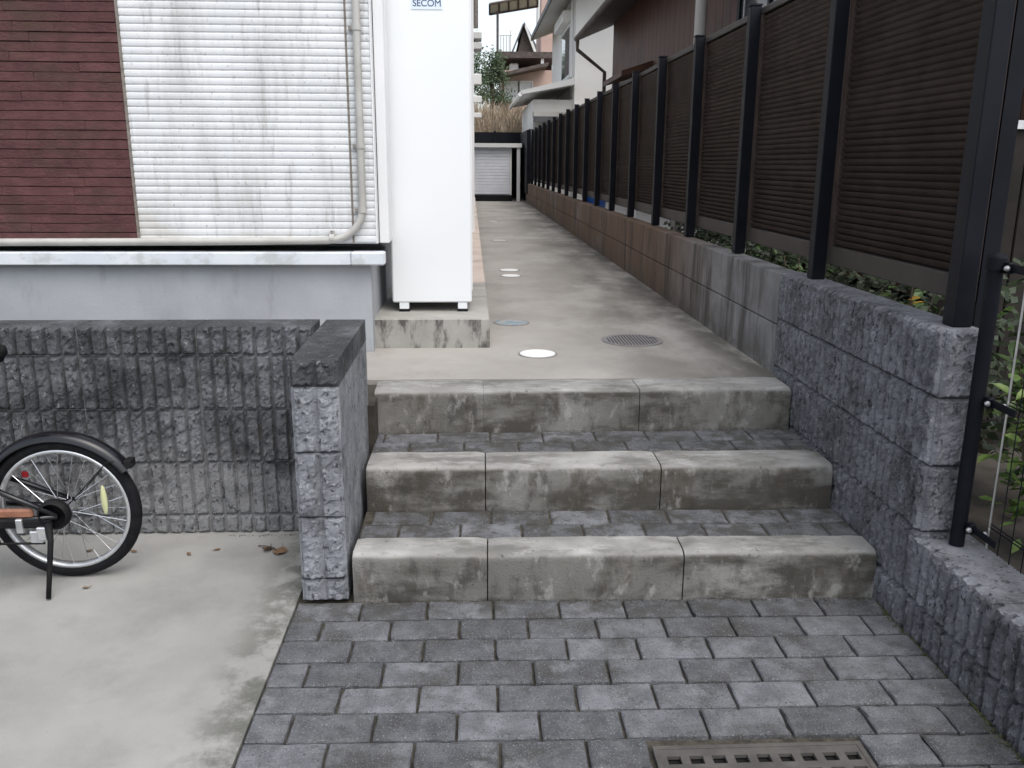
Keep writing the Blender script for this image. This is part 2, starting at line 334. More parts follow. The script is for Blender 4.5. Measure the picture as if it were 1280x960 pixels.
# ------------------------------------------------------------------ split faced block walls
def rock_block(L, H, D, ribs=8, amp=.016, groove=.007, rough=('f',), seed=0, er=.007, chip=.009, floor=.003):
    """box x 0..L, y 0..D, z 0..H; the named faces ('f' = -y, 'e' = +x end, 's' = x0 end, 't' = top) bulge with broken stone, the front in ribs"""
    rr = random.Random(seed); mb = MB(); so = Vector((seed*3.7, seed*1.3, seed*2.1))
    def grid(o, du, dv, nrm, lu, lv, us, vs, ribw):
        base = len(mb.v); o, du, dv, nrm = map(Vector, (o, du, dv, nrm))
        for j, v in enumerate(vs):
            for i, u in enumerate(us):
                f = min(1, min(u, lu-u)/er) * min(1, min(v, lv-v)/er)
                if ribw:
                    k = u/ribw; gd = abs(k-round(k))*ribw; f *= min(1, max(0, (gd-floor)/groove))
                p = o + du*u + dv*v
                qv = Vector((p.x*62, p.y*62, p.z*40))+so; cp = noise.voronoi(qv)[1][0]; tl = noise.cell_vector(cp*3.3)
                b = amp*.8 + chip*(.25*noise.noise(p*24+so) + .9*(tl.x-.5) + .75*(qv-cp).dot(Vector((tl.y-.5, tl.z-.5, tl.x-.5))*2) + rr.uniform(-1, 1)*.08)
                jit = 0 if (u in (0, lu) or v in (0, lv)) else 1
                mb.v.append(tuple(p + nrm*max(0, b)*f + (dv*rr.uniform(-1, 1) + du*rr.uniform(-.2, .2)*(0 if ribw else 1))*.004*jit))
        n = len(us)
        for j in range(len(vs)-1):
            for i in range(n-1): mb.f.append((base+j*n+i, base+j*n+i+1, base+(j+1)*n+i+1, base+(j+1)*n+i))
    def lin(l, step):
        n = max(2, round(l/step)); a = [l*k/n for k in range(n+1)]
        return sorted(set([0, min(.01, l/4)] + a[1:-1] + [l-min(.01, l/4), l]))
    def ribcols(l, w):
        out = [0.]
        for k in range(round(l/w)):
            out += [k*w+q*w for q in (.06, .17, .34, .5, .66, .83, .94)] + [(k+1)*w]
        out[-1] = l; return out
    rw = L/ribs if ribs else 0
    if 'f' in rough: grid((0, 0, 0), (1, 0, 0), (0, 0, 1), (0, -1, 0), L, H, ribcols(L, rw) if ribs else lin(L, .014), lin(H, .0085), rw)
    else: mb.add([(0, 0, 0), (L, 0, 0), (L, 0, H), (0, 0, H)], [(0, 1, 2, 3)])
    if 'e' in rough: grid((L, 0, 0), (0, 1, 0), (0, 0, 1), (1, 0, 0), D, H, lin(D, .009), lin(H, .009), 0)
    else: mb.add([(L, 0, 0), (L, D, 0), (L, D, H), (L, 0, H)], [(0, 1, 2, 3)])
    if 't' in rough: grid((0, 0, H), (1, 0, 0), (0, 1, 0), (0, 0, 1), L, D, lin(L, .02), lin(D, .02), 0)
    else: mb.add([(0, 0, H), (L, 0, H), (L, D, H), (0, D, H)], [(0, 1, 2, 3)])
    mb.add([(0, D, 0), (0, 0, 0), (0, 0, H), (0, D, H)], [(0, 1, 2, 3)])
    mb.add([(L, D, 0), (0, D, 0), (0, D, H), (L, D, H)], [(0, 1, 2, 3)])
    mb.add([(0, 0, 0), (0, D, 0), (L, D, 0), (L, 0, 0)], [(0, 1, 2, 3)])
    return mb.mesh('block')
cache = {}
def rb(nv, *a, **k):
    key = (a, tuple(sorted(k.items())), nv)
    if key not in cache: cache[key] = rock_block(*a, seed=len(cache)+1, **k)
    return cache[key]
J = .004
# low wall behind the bicycle
lw = thing('block_wall', 'low dark ribbed block wall behind the bicycle, below the house', 'wall', (-1.5, 2.95, 0))
LZ = [(0, .07), (.07, .27), (.27, .465), (.465, .658), (.658, .757)]
for r, (a, b) in enumerate(LZ):
    for k in range(8):
        x0 = -.545-.4*(k+1)
        me = rb((k*5+r*3) % 4, .4-J, round(b-a-J, 3), .145, ribs=8, amp=.022 if r > 1 else .016, groove=.0045, chip=.009 if r > 1 else .0045, rough=('f',))
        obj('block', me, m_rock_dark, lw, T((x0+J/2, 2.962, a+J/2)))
box('mortar_core', (-3.74, 2.964, 0), (-.55, 3.098, .752), m_mortar, lw)
# stub wall between the driveway and the steps
sw = thing('block_wall', 'short pale block wall standing end-on between the driveway and the steps', 'wall', (-.45, 2.76, 0))
SZ = [(0, .072), (.072, .273), (.273, .477), (.477, .677), (.677, .757)]
for r, (a, b) in enumerate(SZ):
    h = round(b-a-J, 3)
    me = rb(r, .15-.012, h, .30, ribs=2, amp=.016, rough=('f',), groove=.005)
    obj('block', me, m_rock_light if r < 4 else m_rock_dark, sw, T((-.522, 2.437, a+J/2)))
    for q, (ya, yb) in enumerate(((2.746, 3.10),)):
        me = rb(r+q*2, .15-.012, h, yb-ya, ribs=0, amp=.008, rough=())
        obj('block', me, m_rock_light if r < 4 else m_rock_dark, sw, T((-.522, ya, a+J/2)))
box('mortar_core', (-.518, 2.45, 0), (-.390, 3.09, .752), m_mortar, sw)
# retaining wall on the right: ribbed rock blocks, then plain blocks along the path, lower near the camera
rw_ = thing('retaining_wall', 'long grey concrete block wall carrying the dark slatted fence along the right of the path', 'wall', (1.3, 10, 0))
RM = rotz(-math.pi/2)
RZ = [(-.05, .10), (.10, .30), (.30, .495), (.495, .69), (.69, .88)]
for r, (a, b) in enumerate(RZ):
    h = round(b-a-J, 3)
    for k, (ya, yb) in enumerate(((2.21, 2.626), (2.626, 3.042), (3.042, 3.458))):
        if r < 1: continue
        top = r == 4
        me = rb((k+r*2) % 4 + 10*(k == 0), yb-ya-J, h, .10, ribs=9, amp=.016, groove=.005, chip=.0075, floor=.003, rough=(('f', 'e') if k == 0 else ('f',)))
        obj('block', me, m_rock, rw_, T((1.262, yb-J/2, a+J/2)) @ RM)
box('mortar_core', (1.272, 2.224, -.05), (1.352, 20.3, .872), m_mortar, rw_)
PB = MB().box((0, 0, 0), (.4-J, .1, .206)).mesh('block', bevel=.003)
for k in range(42):
    for zz in (.455, .666):
        obj('block', PB, m_plain_block, rw_, T((1.25+.0008*math.sin(k*7.1+zz*9), 3.458+.4*(k+1)-J/2, zz+J/2)) @ RM)
for r, (a, b) in enumerate(((-.05, .098), (.098, .285))):
    for k in range(6):
        yb = 2.23-.4*k
        me = rb((k+r) % 4, .4-J, round(b-a-J, 3), .142, ribs=8, amp=.025, groove=.003, chip=.0055, floor=.0055, rough=('f',))
        obj('block', me, m_rock, rw_, T((1.270, yb-J/2, a+J/2)) @ RM)
    if r == 0:
        for k in range(3): obj('block', rb(k % 4, .4-J, round(b-a-J, 3), .142, ribs=8, amp=.025, groove=.003, chip=.0055, floor=.0055, rough=('f',)), m_rock, rw_, T((1.262, 2.632+.4*k-J/2, a+J/2)) @ RM)
box('mortar_core', (1.276, -.1, -.05), (1.395, 2.222, .278), m_mortar, rw_)

# ------------------------------------------------------------------ slatted fence on the retaining wall
fe = thing('slatted_fence', 'tall dark brown horizontal slat fence on black posts along the right of the path', 'fence', (1.33, 10, .88))
PY = [2.275 + 1.0*k for k in range(18)]
pm = MB().box((-.026, -.026, 0), (.026, .026, 1.135)).mesh('post', bevel=.003)
pm1 = MB().box((-.026, -.030, 0), (.026, .030, 1.335)).mesh('post', bevel=.003)
for k, y in enumerate(PY):
    p = obj('post', pm1 if k == 0 else pm, m_post, fe, T((1.322, y, .878)))
    box('post_cap', (1.322-.028, y-.028, .878+(1.337 if k == 0 else 1.137)), (1.322+.028, y+.028, .878+(1.345 if k == 0 else 1.145)), m_post, p)
box('sticker', (1.2935, 2.246, 1.700), (1.2955, 2.258, 1.768), m_white, fe)
box('post', (1.385, 2.30, .5), (1.43, 2.345, 2.2), m_post, fe)
PITCHZ = .0222; NS = 43
slat = MB().prism([(.008, 0, 0), (.013, 0, .0005), (-.003, 0, .0215), (-.009, 0, .021)], (0, .944, 0)).mesh('slat')
rest = MB(); cnt = 0
for k in range(17):
    y = PY[k]
    for j in range(NS):
        z = 1.012 + j*PITCHZ
        if k < 7: obj('slat', slat, m_slat, fe, T((1.362, y+.028, z)) @ Matrix.Rotation(random.uniform(-.0015, .0015), 4, 'X'))
        else: rest.prism([(1.370, y+.028, z), (1.375, y+.028, z+.0005), (1.359, y+.028, z+.0215), (1.353, y+.028, z+.021)], (0, .944, 0))
    box('bottom_rail', (1.346, y+.027, .940), (1.384, y+.973, 1.008), m_rail, fe, bevel=.003)
    box('top_rail', (1.344, y+.027, 1.975), (1.386, y+.973, 2.005), m_rail, fe, bevel=.003)
    for yy in (y+.0275, y+.945): box('stile', (1.348, yy, 1.0085), (1.382, yy+.027, 1.9745), m_slat, fe)
    box('gap_shade_sheet', (1.386, y+.03, .944), (1.389, y+.97, 2.0), m_void, fe)  # added black sheet, painting the dark between the slats
stuff(rest.build('slat', m_slat, fe))

# dark round post with brackets and the welded mesh fence on the lower wall
gp = thing('gate_post', 'dark round steel post with bracket bolts standing on the low wall end', 'post', (1.338, 2.16, .285))
MB().tube([(1.338, 2.16, .284), (1.338, 2.16, 1.075)], .0195, 16).build('pole', m_post, gp, smooth=False)
MB().lathe([(0, .014), (.012, .012), (.023, .006), (.0245, 0), (.0245, -.03), (.0205, -.03)], 20, T((1.338, 2.16, 1.075))).build('cap', m_post, gp)
for z in (1.052, .70, .345):
    b_ = MB().box((1.345, 2.118, z-.014), (1.362, 2.142, z+.014)).box((1.352, 2.02, z-.010), (1.358, 2.12, z+.010)).build('bracket', m_post, gp, bevel=.002)
    for q in ((1.345, 2.128), (1.372, 2.10)):
        MB().lathe([(0, .006), (.005, .005), (.0075, .0), (.0075, -.004)], 10, T((q[0]-.004, q[1]-.012, z)) @ Matrix.Rotation(R(90), 4, 'X')).build('bolt', m_steel, b_)
mf = thing('wire_mesh_fence', 'thin welded wire mesh fence on the low wall in front of the leafy shrubs', 'fence', (1.39, 1.7, .3))
for k in range(26):
    y = 2.10-.05*k
    MB().tube([(1.385, y, .30), (1.385, y, 1.04)], .0016 if k else .003, 5).build('wire', m_steel if k == 0 else m_post, mf)
for z in (.36, .37, .70, .71, 1.02, 1.03):
    MB().tube([(1.388, 2.11, z), (1.388, .82, z)], .0018, 5).build('wire', m_post, mf)
MB().tube([(1.388, .82, .285), (1.388, .82, 1.07)], .0195, 12).build('post', m_post, mf)

# ------------------------------------------------------------------ the white house
ho = thing('house', 'white and red-brown house with ribbed siding on a grey foundation above the wall', 'house', (-3, 8, .4))
HT = 3.3; FY = 3.93
box('wall', (-6, FY+.02, .95), (-.440, 15, 5.6), m_sidewall, ho)
box('foundation', (-6, 4.605, .3), (-.47, 15, .949), m_found, ho)
MB().box((-.4165, 4.0, .948), (-.373, 4.17, 3.3)).build('pipe_cover', m_sidewall, ho, bevel=.003)
box('foundation', (-6, 3.925, .3), (-.452, 4.6, .88), m_found, ho)
def ribbed(x0, x1, z0, z1, y):
    mb = MB(); n = round((z1-z0)/.0300); prof = []
    for i in range(n):
        for q, d in ((0, .0), (.06, -.0028), (.2, -.0045), (.5, -.0053), (.8, -.0045), (.94, -.0028)): prof.append((y+d, z0+(i+q)*.03))
    prof.append((y, z0+n*.03))
    for p in prof: mb.v += [(x0, p[0], p[1]), (x1, p[0], p[1])]
    for i in range(len(prof)-1): mb.f.append((2*i, 2*i+1, 2*i+3, 2*i+2))
    k = len(mb.v); zt = prof[-1][1]
    mb.add([(x0, y+.012, z0), (x1, y+.012, z0), (x1, y+.012, zt), (x0, y+.012, zt)], [(3, 2, 1, 0)])
    for s in (0, 1): mb.f.append(tuple([2*i+s for i in range(len(prof))] + [k+3-s, k+s][::1]))
    return mb
ribbed(-1.455, -.528, .957, HT, FY).build('siding_panel', m_siding, ho)
ribbed(-.520, -.425, .957, HT, FY).build('siding_panel', m_siding, ho)
box('siding_joint', (-.5285, FY-.006, .957), (-.5195, FY+.01, HT), m_caulk, ho)
box('siding_joint', (-1.4655, FY-.012, .957), (-1.4555, FY+.01, HT), m_caulk, ho)
box('corner_trim', (-.424, FY-.008, .957), (-.418, FY+.012, HT), m_sidewall, ho)
box('side_panel', (-.4395, FY+.0125, .95), (-.420, 9.0, 5.5), m_sidewall, ho)
box('upper_siding', (-6, FY, HT+.003), (-.425, FY+.019, 5.5), m_siding, ho)
box('brick_backing', (-6, FY, .957), (-1.466, FY+.019, HT), m_redback, ho)
rr = random.Random(5); upper = MB()
BM = {}
for r in range(60):
    z = .962 + r*.0391
    if z > HT-.04: break
    x = -1.467
    while x > -2.75:
        L = rr.choice((.17, .2, .22, .25, .3, .36)); d = rr.choice((.006, .007, .0085))
        x0 = max(x-L, -2.8)
        if z < 2.05:
            k = (round(x-x0, 3), d)
            if k not in BM: BM[k] = MB().box((0, -d-.004, 0), (k[0]-.0004, -.0005, .0365)).mesh('brick', bevel=.0012)
            obj('brick', BM[k], m_red, ho, T((x0, FY, z)) @ Matrix.Rotation(rr.uniform(-.007, .007), 4, 'Y') @ Matrix.Rotation(rr.uniform(-.05, .05), 4, 'X'))
        else: upper.box((x0, FY-d-.004, z), (x-.0025, FY-.0005, z+.0355))
        x = x0
for r in range(60):
    z = .962 + r*.0391
    if z > HT-.04: break
    upper.box((-5.9, FY-.008, z), (-2.81, FY-.0005, z+.0355))
stuff(upper.build('brick', m_red, ho))
MB().box((-6, 3.872, .862), (-.535, 3.945, .918)).build('base_trim', m_trim, ho, bevel=.004)
MB().box((-.5335, 3.870, .861), (-.385, 3.945, .919)).build('base_trim', m_trim, ho, bevel=.006)
# conduit
pts = [(-.462, 3.905, 3.25), (-.478, 3.905, 1.6), (-.478, 3.905, 1.10)] 
pts = [(-.474, 3.903, 3.25), (-.475, 3.903, 2.0), (-.476, 3.903, 1.12)] + [(-.476-.14*(1-math.cos(q)), 3.903, 1.12-.148*math.sin(q)) for q in [R(d) for d in range(10, 90, 10)]] + [(-.64, 3.903, .968), (-1.2, 3.903, .962), (-2.2, 3.903, .958), (-5.8, 3.903, .958)]
cdt = MB().tube(pts, .0165, 12).build('conduit', m_conduit, ho, smooth=True)
for (x, z, ax) in ((-.475, 1.85, 'z'), (-.475, 1.372, 'z'), (-.477, 1.10, 'z'), (-.615, .976, 'x')):
    M_ = T((x, 3.903, z)) @ (Matrix.Rotation(R(90), 4, 'Y') if ax == 'x' else Matrix())
    MB().lathe([(.0166, -.011), (.0195, -.011), (.0195, .011), (.0166, .011)], 14, M_).box((-.036, .004, -.009), (-.014, .018, .009), M_).build('clamp', m_conduit, cdt)
    MB().lathe([(0, -.003), (.005, -.002), (.006, .002)], 8, M_ @ T((-.028, .002, 0)) @ Matrix.Rotation(R(90), 4, 'X')).build('screw', m_caulk, cdt)
box('roof', (-6.4, 3.45, 5.6), (-.05, 15.4, 5.75), m_roofgrey, ho)
# rear part of the same house, further along the path, with vents
box('rear_wall', (-4, 9.2, .5), (.035, 19.6, 5.55), m_sidewall, ho)
for (x, y, Y, ww, hh) in ((597.5, 99, 11.5, .09, .13), (598, 124, 12.5, .09, .09), (598, 144, 13, .08, .07)):
    p = at(x, y, Y); MB().box((.036, p.y, p.z-hh/2), (p.x+.045, p.y+ww, p.z+hh/2)).build('vent_hood', m_white, ho, bevel=.008)
for (x, y, Y) in ((597, 44, 10.5), (597, 57, 10.5)):
    p = at(x, y, Y); MB().box((.036, p.y, p.z-.035), (.13, p.y+.3, p.z+.035)).build('bracket', m_frame, ho, bevel=.005)
MB().tube([(.075, 12, 3.0), (.075, 12, 5.4)], .03, 10).build('downpipe', m_caulk, ho)

# podium, ledge and the tall white tank
po = thing('concrete_podium', 'low stained concrete podium under the tall white cabinet', 'podium', (-.2, 4.6, .46))
MB().box((-.47, 4.0, .45), (.083, 5.268, .60)).build('slab', m_podium, po, bevel=.006)
le = thing('coping_ledge', 'long low pinkish coping ledge along the house side of the path', 'ledge', (-.1, 12, .46))
box('base', (-.43, 5.272, .45), (.07, 19.5, .555), m_podium, le)
for k in range(12):
    y = 5.275+1.15*k
    MB().box((-.43, y, .557), (.083, y+1.144, .603)).build('coping_stone', m_coping, le, bevel=.006)
tk = thing('utility_cabinet', 'tall plain white utility cabinet on short feet on the concrete podium', 'cabinet', (-.19, 4.4, .60))
MB().box((-.384, 4.195, .645), (.0, 4.66, 2.42)).build('body', m_tank, tk, bevel=.006, )
MB().box((.0005, 4.23, .70), (.004, 4.62, 2.38)).build('side_panel', m_tank, tk)
for x in (-.352, -.068):
    for y in (4.20, 4.58):
        f_ = MB().box((x, y, .612), (x+.046, y+.06, .6445)).build('foot', m_tank, tk, bevel=.002)
        MB().box((x-.002, y-.003, .6005), (x+.048, y+.063, .6115)).build('foot_pad', m_black, f_)
stk = box('sticker', (-.262, 4.1925, 1.970), (-.124, 4.1948, 2.035), m_sticker, tk)
cu = bpy.data.curves.new('lettering', 'FONT'); cu.body = 'SECOM'; cu.size = .040; cu.align_x = 'CENTER'; cu.extrude = .0004; cu.space_character = .98
tmp = bpy.data.objects.new('tmp', cu); C.objects.link(tmp); bpy.context.view_layer.update()
tm = bpy.data.meshes.new_from_object(tmp.evaluated_get(bpy.context.evaluated_depsgraph_get())); bpy.data.objects.remove(tmp)
tm.materials.clear()
obj('lettering', tm, m_ink, stk, T((-.193, 4.1918, 1.983)) @ Matrix.Rotation(R(90), 4, 'X'))

# covers in the path
def disc(name, label, x, y, r, m, h=.005, group=None):
    o = MB().lathe([(0, h), (.007, h), (.007, h-.003), (.010, h-.003), (.010, h), (r-.016, h), (r-.015, h-.001), (r-.013, h-.001), (r-.012, h), (r-.006, h), (r-.005, h-.0015), (r, h-.0015), (r, -.01)], 32).build(name, m, None, T((x, y, .461)))
    MB().lathe([(r+.001, .0008), (r+.009, .0012), (r+.012, -.004)], 32).build('rim', m_drain, o, T((x, y, .461)))
    tag(o, label, 'cover', group); return o
disc('inspection_cover', 'bright white round plastic cover set in the concrete near the top step', .298, 3.855, .081, m_white)
disc('inspection_cover', 'faded pale blue round cover beside the concrete podium', .215, 4.66, .09, m_blue, .003)
disc('inspection_cover', 'nearer of the paired white round covers further along the path', .302, 6.70, .072, m_white)
disc('inspection_cover', 'farther of the paired white round covers further along the path', .305, 7.06, .074, m_white)
disc('inspection_cover', 'pale grey round cover midway along the path', .312, 9.86, .085, m_palepole)
disc('inspection_cover', 'farthest pale round cover near the end of the path', .333, 13.2, .085, m_palepole)
rd = thing('round_drain', 'round slotted drain cover with dark slots in the path', 'drain cover', (.787, 4.155, .46))
MB().lathe([(.128, .003), (.15, .003), (.152, -.01)], 40, T((.787, 4.155, .4612))).build('rim', m_drain, rd)
MB().lathe([(0, .0004), (.132, .0004)], 40, T((.787, 4.155, .4612))).build('pit_shade', m_void, rd)  # flat black disc under the bars, painting the shade in the slots
for k in range(-8, 9):
    x = k*.0155; hl = math.sqrt(max(0, .131**2-x*x))
    MB().box((.787+x-.0050, 4.155-hl, .4618), (.787+x+.0050, 4.155+hl, .4638)).build('bar', m_drain, rd)

# ------------------------------------------------------------------ bicycle
BX, BY, BR = -1.286, 2.632, .236
LEAN = T((0, BY, 0)) @ Matrix.Rotation(R(2.5), 4, 'X') @ T((0, -BY, 0))
bk = thing('bicycle', 'black small-wheeled bicycle on its kickstand by the dark block wall', 'bicycle', (BX-.4, BY, 0))
def bp(mb, name, m, parent=bk, smooth=True, **k): return mb.build(name, m, parent, LEAN, smooth=smooth, **k)
def torus_pts(mb, c, Rm, prof, n=64):   # ring about the y axis from a profile of (radial, across)
    base = len(mb.v); k = len(prof)
    for i in range(n):
        q = 2*math.pi*i/n
        for (dr, dy) in prof: mb.v.append((c[0]+(Rm+dr)*math.cos(q), c[1]+dy, c[2]+(Rm+dr)*math.sin(q)))
    for i in range(n):
        for j in range(k): mb.f.append((base+i*k+j, base+((i+1) % n)*k+j, base+((i+1) % n)*k+(j+1) % k, base+i*k+(j+1) % k))
    return mb
def wheel(cx, refl):
    c = (cx, BY, BR)
    rim = bp(torus_pts(MB(), c, .198, [(-.008, -.011), (.004, -.014), (.006, -.008), (.006, .008), (.004, .014), (-.008, .011)]), 'wheel', m_alu)
    W[rim] = LEAN
    bp(torus_pts(MB(), c, .2165, [(.0185*math.cos(q), .0195*math.sin(q)) for q in [2*math.pi*i/10 for i in range(10)]]), 'tyre', m_tyre, rim)
    bp(MB().tube([(cx, BY-.035, BR), (cx, BY+.035, BR)], .016, 12), 'hub', m_alu, rim, False)
    for i in range(28):
        s = -1 if i % 2 else 1; q0 = 2*math.pi*i/28; q1 = q0 + (.55 if (i//2) % 2 else -.55)
        bp(MB().tube([(cx+.022*math.cos(q1), BY+s*.03, BR+.022*math.sin(q1)), (cx+.19*math.cos(q0), BY+s*.004, BR+.19*math.sin(q0))], .0011, 5), 'spoke', m_chrome, rim, False)
    if refl:
        bp(MB().lathe([(0, .004), (.011, .003), (.0125, 0), (.011, -.004), (0, -.005)], 16, T((cx+.128, BY-.016, BR+.035)) @ Matrix.Rotation(R(90), 4, 'X') @ Matrix.Diagonal((.8, 4.1, 1, 1))), 'reflector', m_reflect, rim)
    return rim
wheel(BX, True); wheel(BX-.93, False)
def fender(cx, a0, a1):
    mb = MB(); n = 30; prof = [(-.010, -.030), (.002, -.027), (.010, -.016), (.0125, 0), (.010, .016), (.002, .027), (-.010, .030)]
    k = len(prof)
    for sh in (0, -.0015):
        for i in range(n+1):
            q = R(a0+(a1-a0)*i/n)
            for dr, dy in prof: mb.v.append((cx+(.247+dr+sh)*math.cos(q), BY+dy, BR+(.247+dr+sh)*math.sin(q)))
    for i in range(n):
        for j in range(k-1):
            a = i*k+j; b = (n+1)*k+a
            mb.f += [(a, a+1, a+k+1, a+k), (b, b+k, b+k+1, b+1)]
    return bp(mb, 'fender', m_blackgloss)
fd = fender(BX, 33, 175); fender(BX-.93, 20, 150)
q = R(37); ex = (BX+.262*math.cos(q), BY, BR+.262*math.sin(q))
bp(MB().box((ex[0]-.006, BY-.02, ex[2]-.016), (ex[0]+.016, BY+.02, ex[2]+.008)).tube([(ex[0]+.01, BY-.014, ex[2]-.008), (ex[0]+.022, BY-.014, ex[2]-.006)], .006, 8), 'tail_bracket', m_black, fd, False)
for s in (-1, 1): bp(MB().tube([(BX, BY+s*.05, BR), (BX+.16, BY+s*.036, BR+.17), (ex[0]-.03, BY+s*.026, ex[2]+.01)], .002, 6), 'stay', m_black, fd)
BB = Vector((BX-.33, BY, .25)); ST = Vector((BX-.25, BY, .62)); HD = Vector((BX-.82, BY, .66))
for s in (-1, 1):
    bp(MB().tube([(BX, BY+s*.058, BR), (BX-.1, BY+s*.055, BR-.01), (BB.x, BY+s*.03, BB.z)], .009, 8), 'chain_stay', m_blackgloss)
    bp(MB().tube([(BX, BY+s*.058, BR+.004), (BX-.15, BY+s*.052, BR+.072), (BX-.30, BY+s*.02, .375)], .009, 8), 'seat_stay', m_blackgloss)
bp(MB().tube([BB, ST], .016, 10), 'seat_tube', m_blackgloss)
bp(MB().tube([BB, HD-Vector((0, 0, .06))], .019, 10), 'down_tube', m_blackgloss)
bp(MB().tube([ST-Vector((-.02, 0, .16)), HD], .015, 10), 'top_tube', m_blackgloss)
bp(MB().tube([HD+Vector((.02, 0, .1)), HD-Vector((.02, 0, .1))], .018, 10), 'head_tube', m_blackgloss)
for s in (-1, 1): bp(MB().tube([HD-Vector((.02, -s*.02, .1)), (BX-.92, BY+s*.045, .42), (BX-.93, BY+s*.045, BR)], .009, 8), 'fork_leg', m_blackgloss)
bp(MB().tube([ST, ST+Vector((-.015, 0, .1))], .0125, 10), 'seat_post', m_alu)
sd_ = MB()
for i, (x, wd, h) in enumerate(((.13, .02, .0), (.12, .075, .012), (.07, .09, .014), (0, .06, .006), (-.08, .025, .002), (-.14, .018, -.004), (-.15, .006, -.012))):
    for dy, dz in ((-1, -.02), (-.9, .004), (-.5, .018), (0, .02), (.5, .018), (.9, .004), (1, -.02)): sd_.v.append((ST.x-.01+x, BY+dy*wd, ST.z+.115+h+dz))
for i in range(6):
    for j in range(6): a = i*7+j; sd_.f.append((a, a+1, a+8, a+7))
    sd_.f.append((i*7, i*7+7, i*7+13, i*7+6))
sd_.f += [tuple(range(6, -1, -1)), tuple(range(42, 49))]
bp(sd_, 'saddle', m_black)
bp(MB().tube([HD+Vector((.02, 0, .1)), HD+Vector((.05, 0, .3))], .011, 8), 'handlebar_stem', m_alu)
bp(MB().tube([HD+Vector((.16, -.27, .33)), HD+Vector((.08, -.2, .33)), HD+Vector((.05, -.06, .3)), HD+Vector((.05, .06, .3)), HD+Vector((.08, .2, .33)), HD+Vector((.16, .27, .33))], .011, 8), 'handlebar', m_alu)
# hub gear drum, chain case, stand, crank
bp(MB().lathe([(0, -.012), (.044, -.012), (.049, -.006), (.049, .012), (.04, .02)], 26, T((BX-.012, BY-.05, BR+.006)) @ Matrix.Rotation(R(90), 4, 'X')), 'brake_drum', m_black)
bp(MB().box((BX-.40, BY-.062, BR-.004), (BX-.075, BY-.045, BR+.026)), 'chain_case', m_rust, bk, False, bevel=.006)
bp(MB().box((BX-.42, BY-.066, BR-.038), (BX-.02, BY-.046, BR-.006)), 'chain_guard', m_black, bk, False, bevel=.006)
bp(MB().tube([(BX-.03, BY-.065, BR-.02), (BX-.02, BY-.085, BR-.07), (BX-.012, BY-.165, .012)], [.013, .009, .0075], 10), 'kickstand', m_black)
bp(MB().box((BX-.026, BY-.195, -.008), (BX-.004, BY-.15, .006)), 'stand_foot', m_black, bk, False, bevel=.003)
cr = bp(MB().tube([(BB.x, BY-.075, BB.z), (BB.x+.13, BY-.085, BB.z-.08)], .009, 8), 'crank', m_alu)
bp(MB().box((BB.x+.09, BY-.17, BB.z-.092), (BB.x+.165, BY-.09, BB.z-.07)), 'pedal', m_black, cr, False, bevel=.004)
bp(MB().box((BX-.125, BY-.075, BR-.05), (BX-.105, BY-.06, BR-.002)).box((BX-.09, BY-.07, BR-.085), (BX-.05, BY-.05, BR-.045)).box((BX-.065, BY-.075, BR-.075), (BX-.035, BY-.06, BR-.03)), 'chain_tensioner', m_alu, bk, False, bevel=.003)
bp(MB().tube([(BX-.05, BY-.062, BR-.088), (BX-.38, BY-.06, BR-.09)], .004, 6), 'chain', m_black)
bp(MB().box((BX-.15, BY+.05, BR+.085), (BX-.13, BY+.06, BR+.105)), 'reflector', m_redl, bk, False, bevel=.003)

# ------------------------------------------------------------------ dead leaves on the driveway
def deadleaf(label, x, y, s, seed):
    rr = random.Random(seed); mb = MB(); n = 6; a = rr.uniform(0, 6.28)
    for i in range(n+1):
        u = i/n; wd = s*.36*math.sin(math.pi*min(.97, u*.9+.07)); z = s*(.12+.25*math.sin(u*2.4+seed)*rr.uniform(.5, 1))
        for v in (-1, 0, 1): mb.v.append(((u-.5)*s, v*wd+rr.uniform(-.1, .1)*s*.2, max(.002, z*(1.0 if v else .45))))
    for i in range(n):
        for j in (0, 1): q = i*3+j; mb.f.append((q, q+1, q+4, q+3))
    mb.tube([(s*.45, 0, .004), (s*.85, rr.uniform(-.2, .2)*s, .003)], .0012, 4)
    o = mb.build('dead_leaf', m_dead, None, T((x, y, .002)) @ rotz(a)); tag(o, label, 'leaf', 'dead leaves on the driveway')
deadleaf('largest curled brown dead leaf beside the short pale block wall', -.665, 2.785, .07, 3)
deadleaf('curled dead leaf left of the largest leaf near the pale block wall', -.71, 2.80, .05, 8)
deadleaf('small dead leaf on the driveway between the bicycle wheel and the big leaves', -.884, 2.805, .022, 5)
deadleaf('tiny dead leaf on concrete right of the bicycle tyre', -1.165, 2.80, .022, 11)
deadleaf('tiny dark leaf fragment on concrete in front of the bicycle', -1.215, 2.537, .02, 14)
deadleaf('dead leaf lying behind the spokes of the bicycle wheel', -1.32, 2.81, .025, 21)
deadleaf('tiny leaf fragment on the concrete midway along the dark block wall', -.97, 2.77, .02, 25)
tw = MB().tube([(-.75, 2.83, .004), (-.72, 2.81, .012), (-.69, 2.805, .006), (-.68, 2.79, .004)], .0022, 5).build('twig', m_stem); tag(tw, 'thin dark bent twig lying among the dead leaves', 'twig')

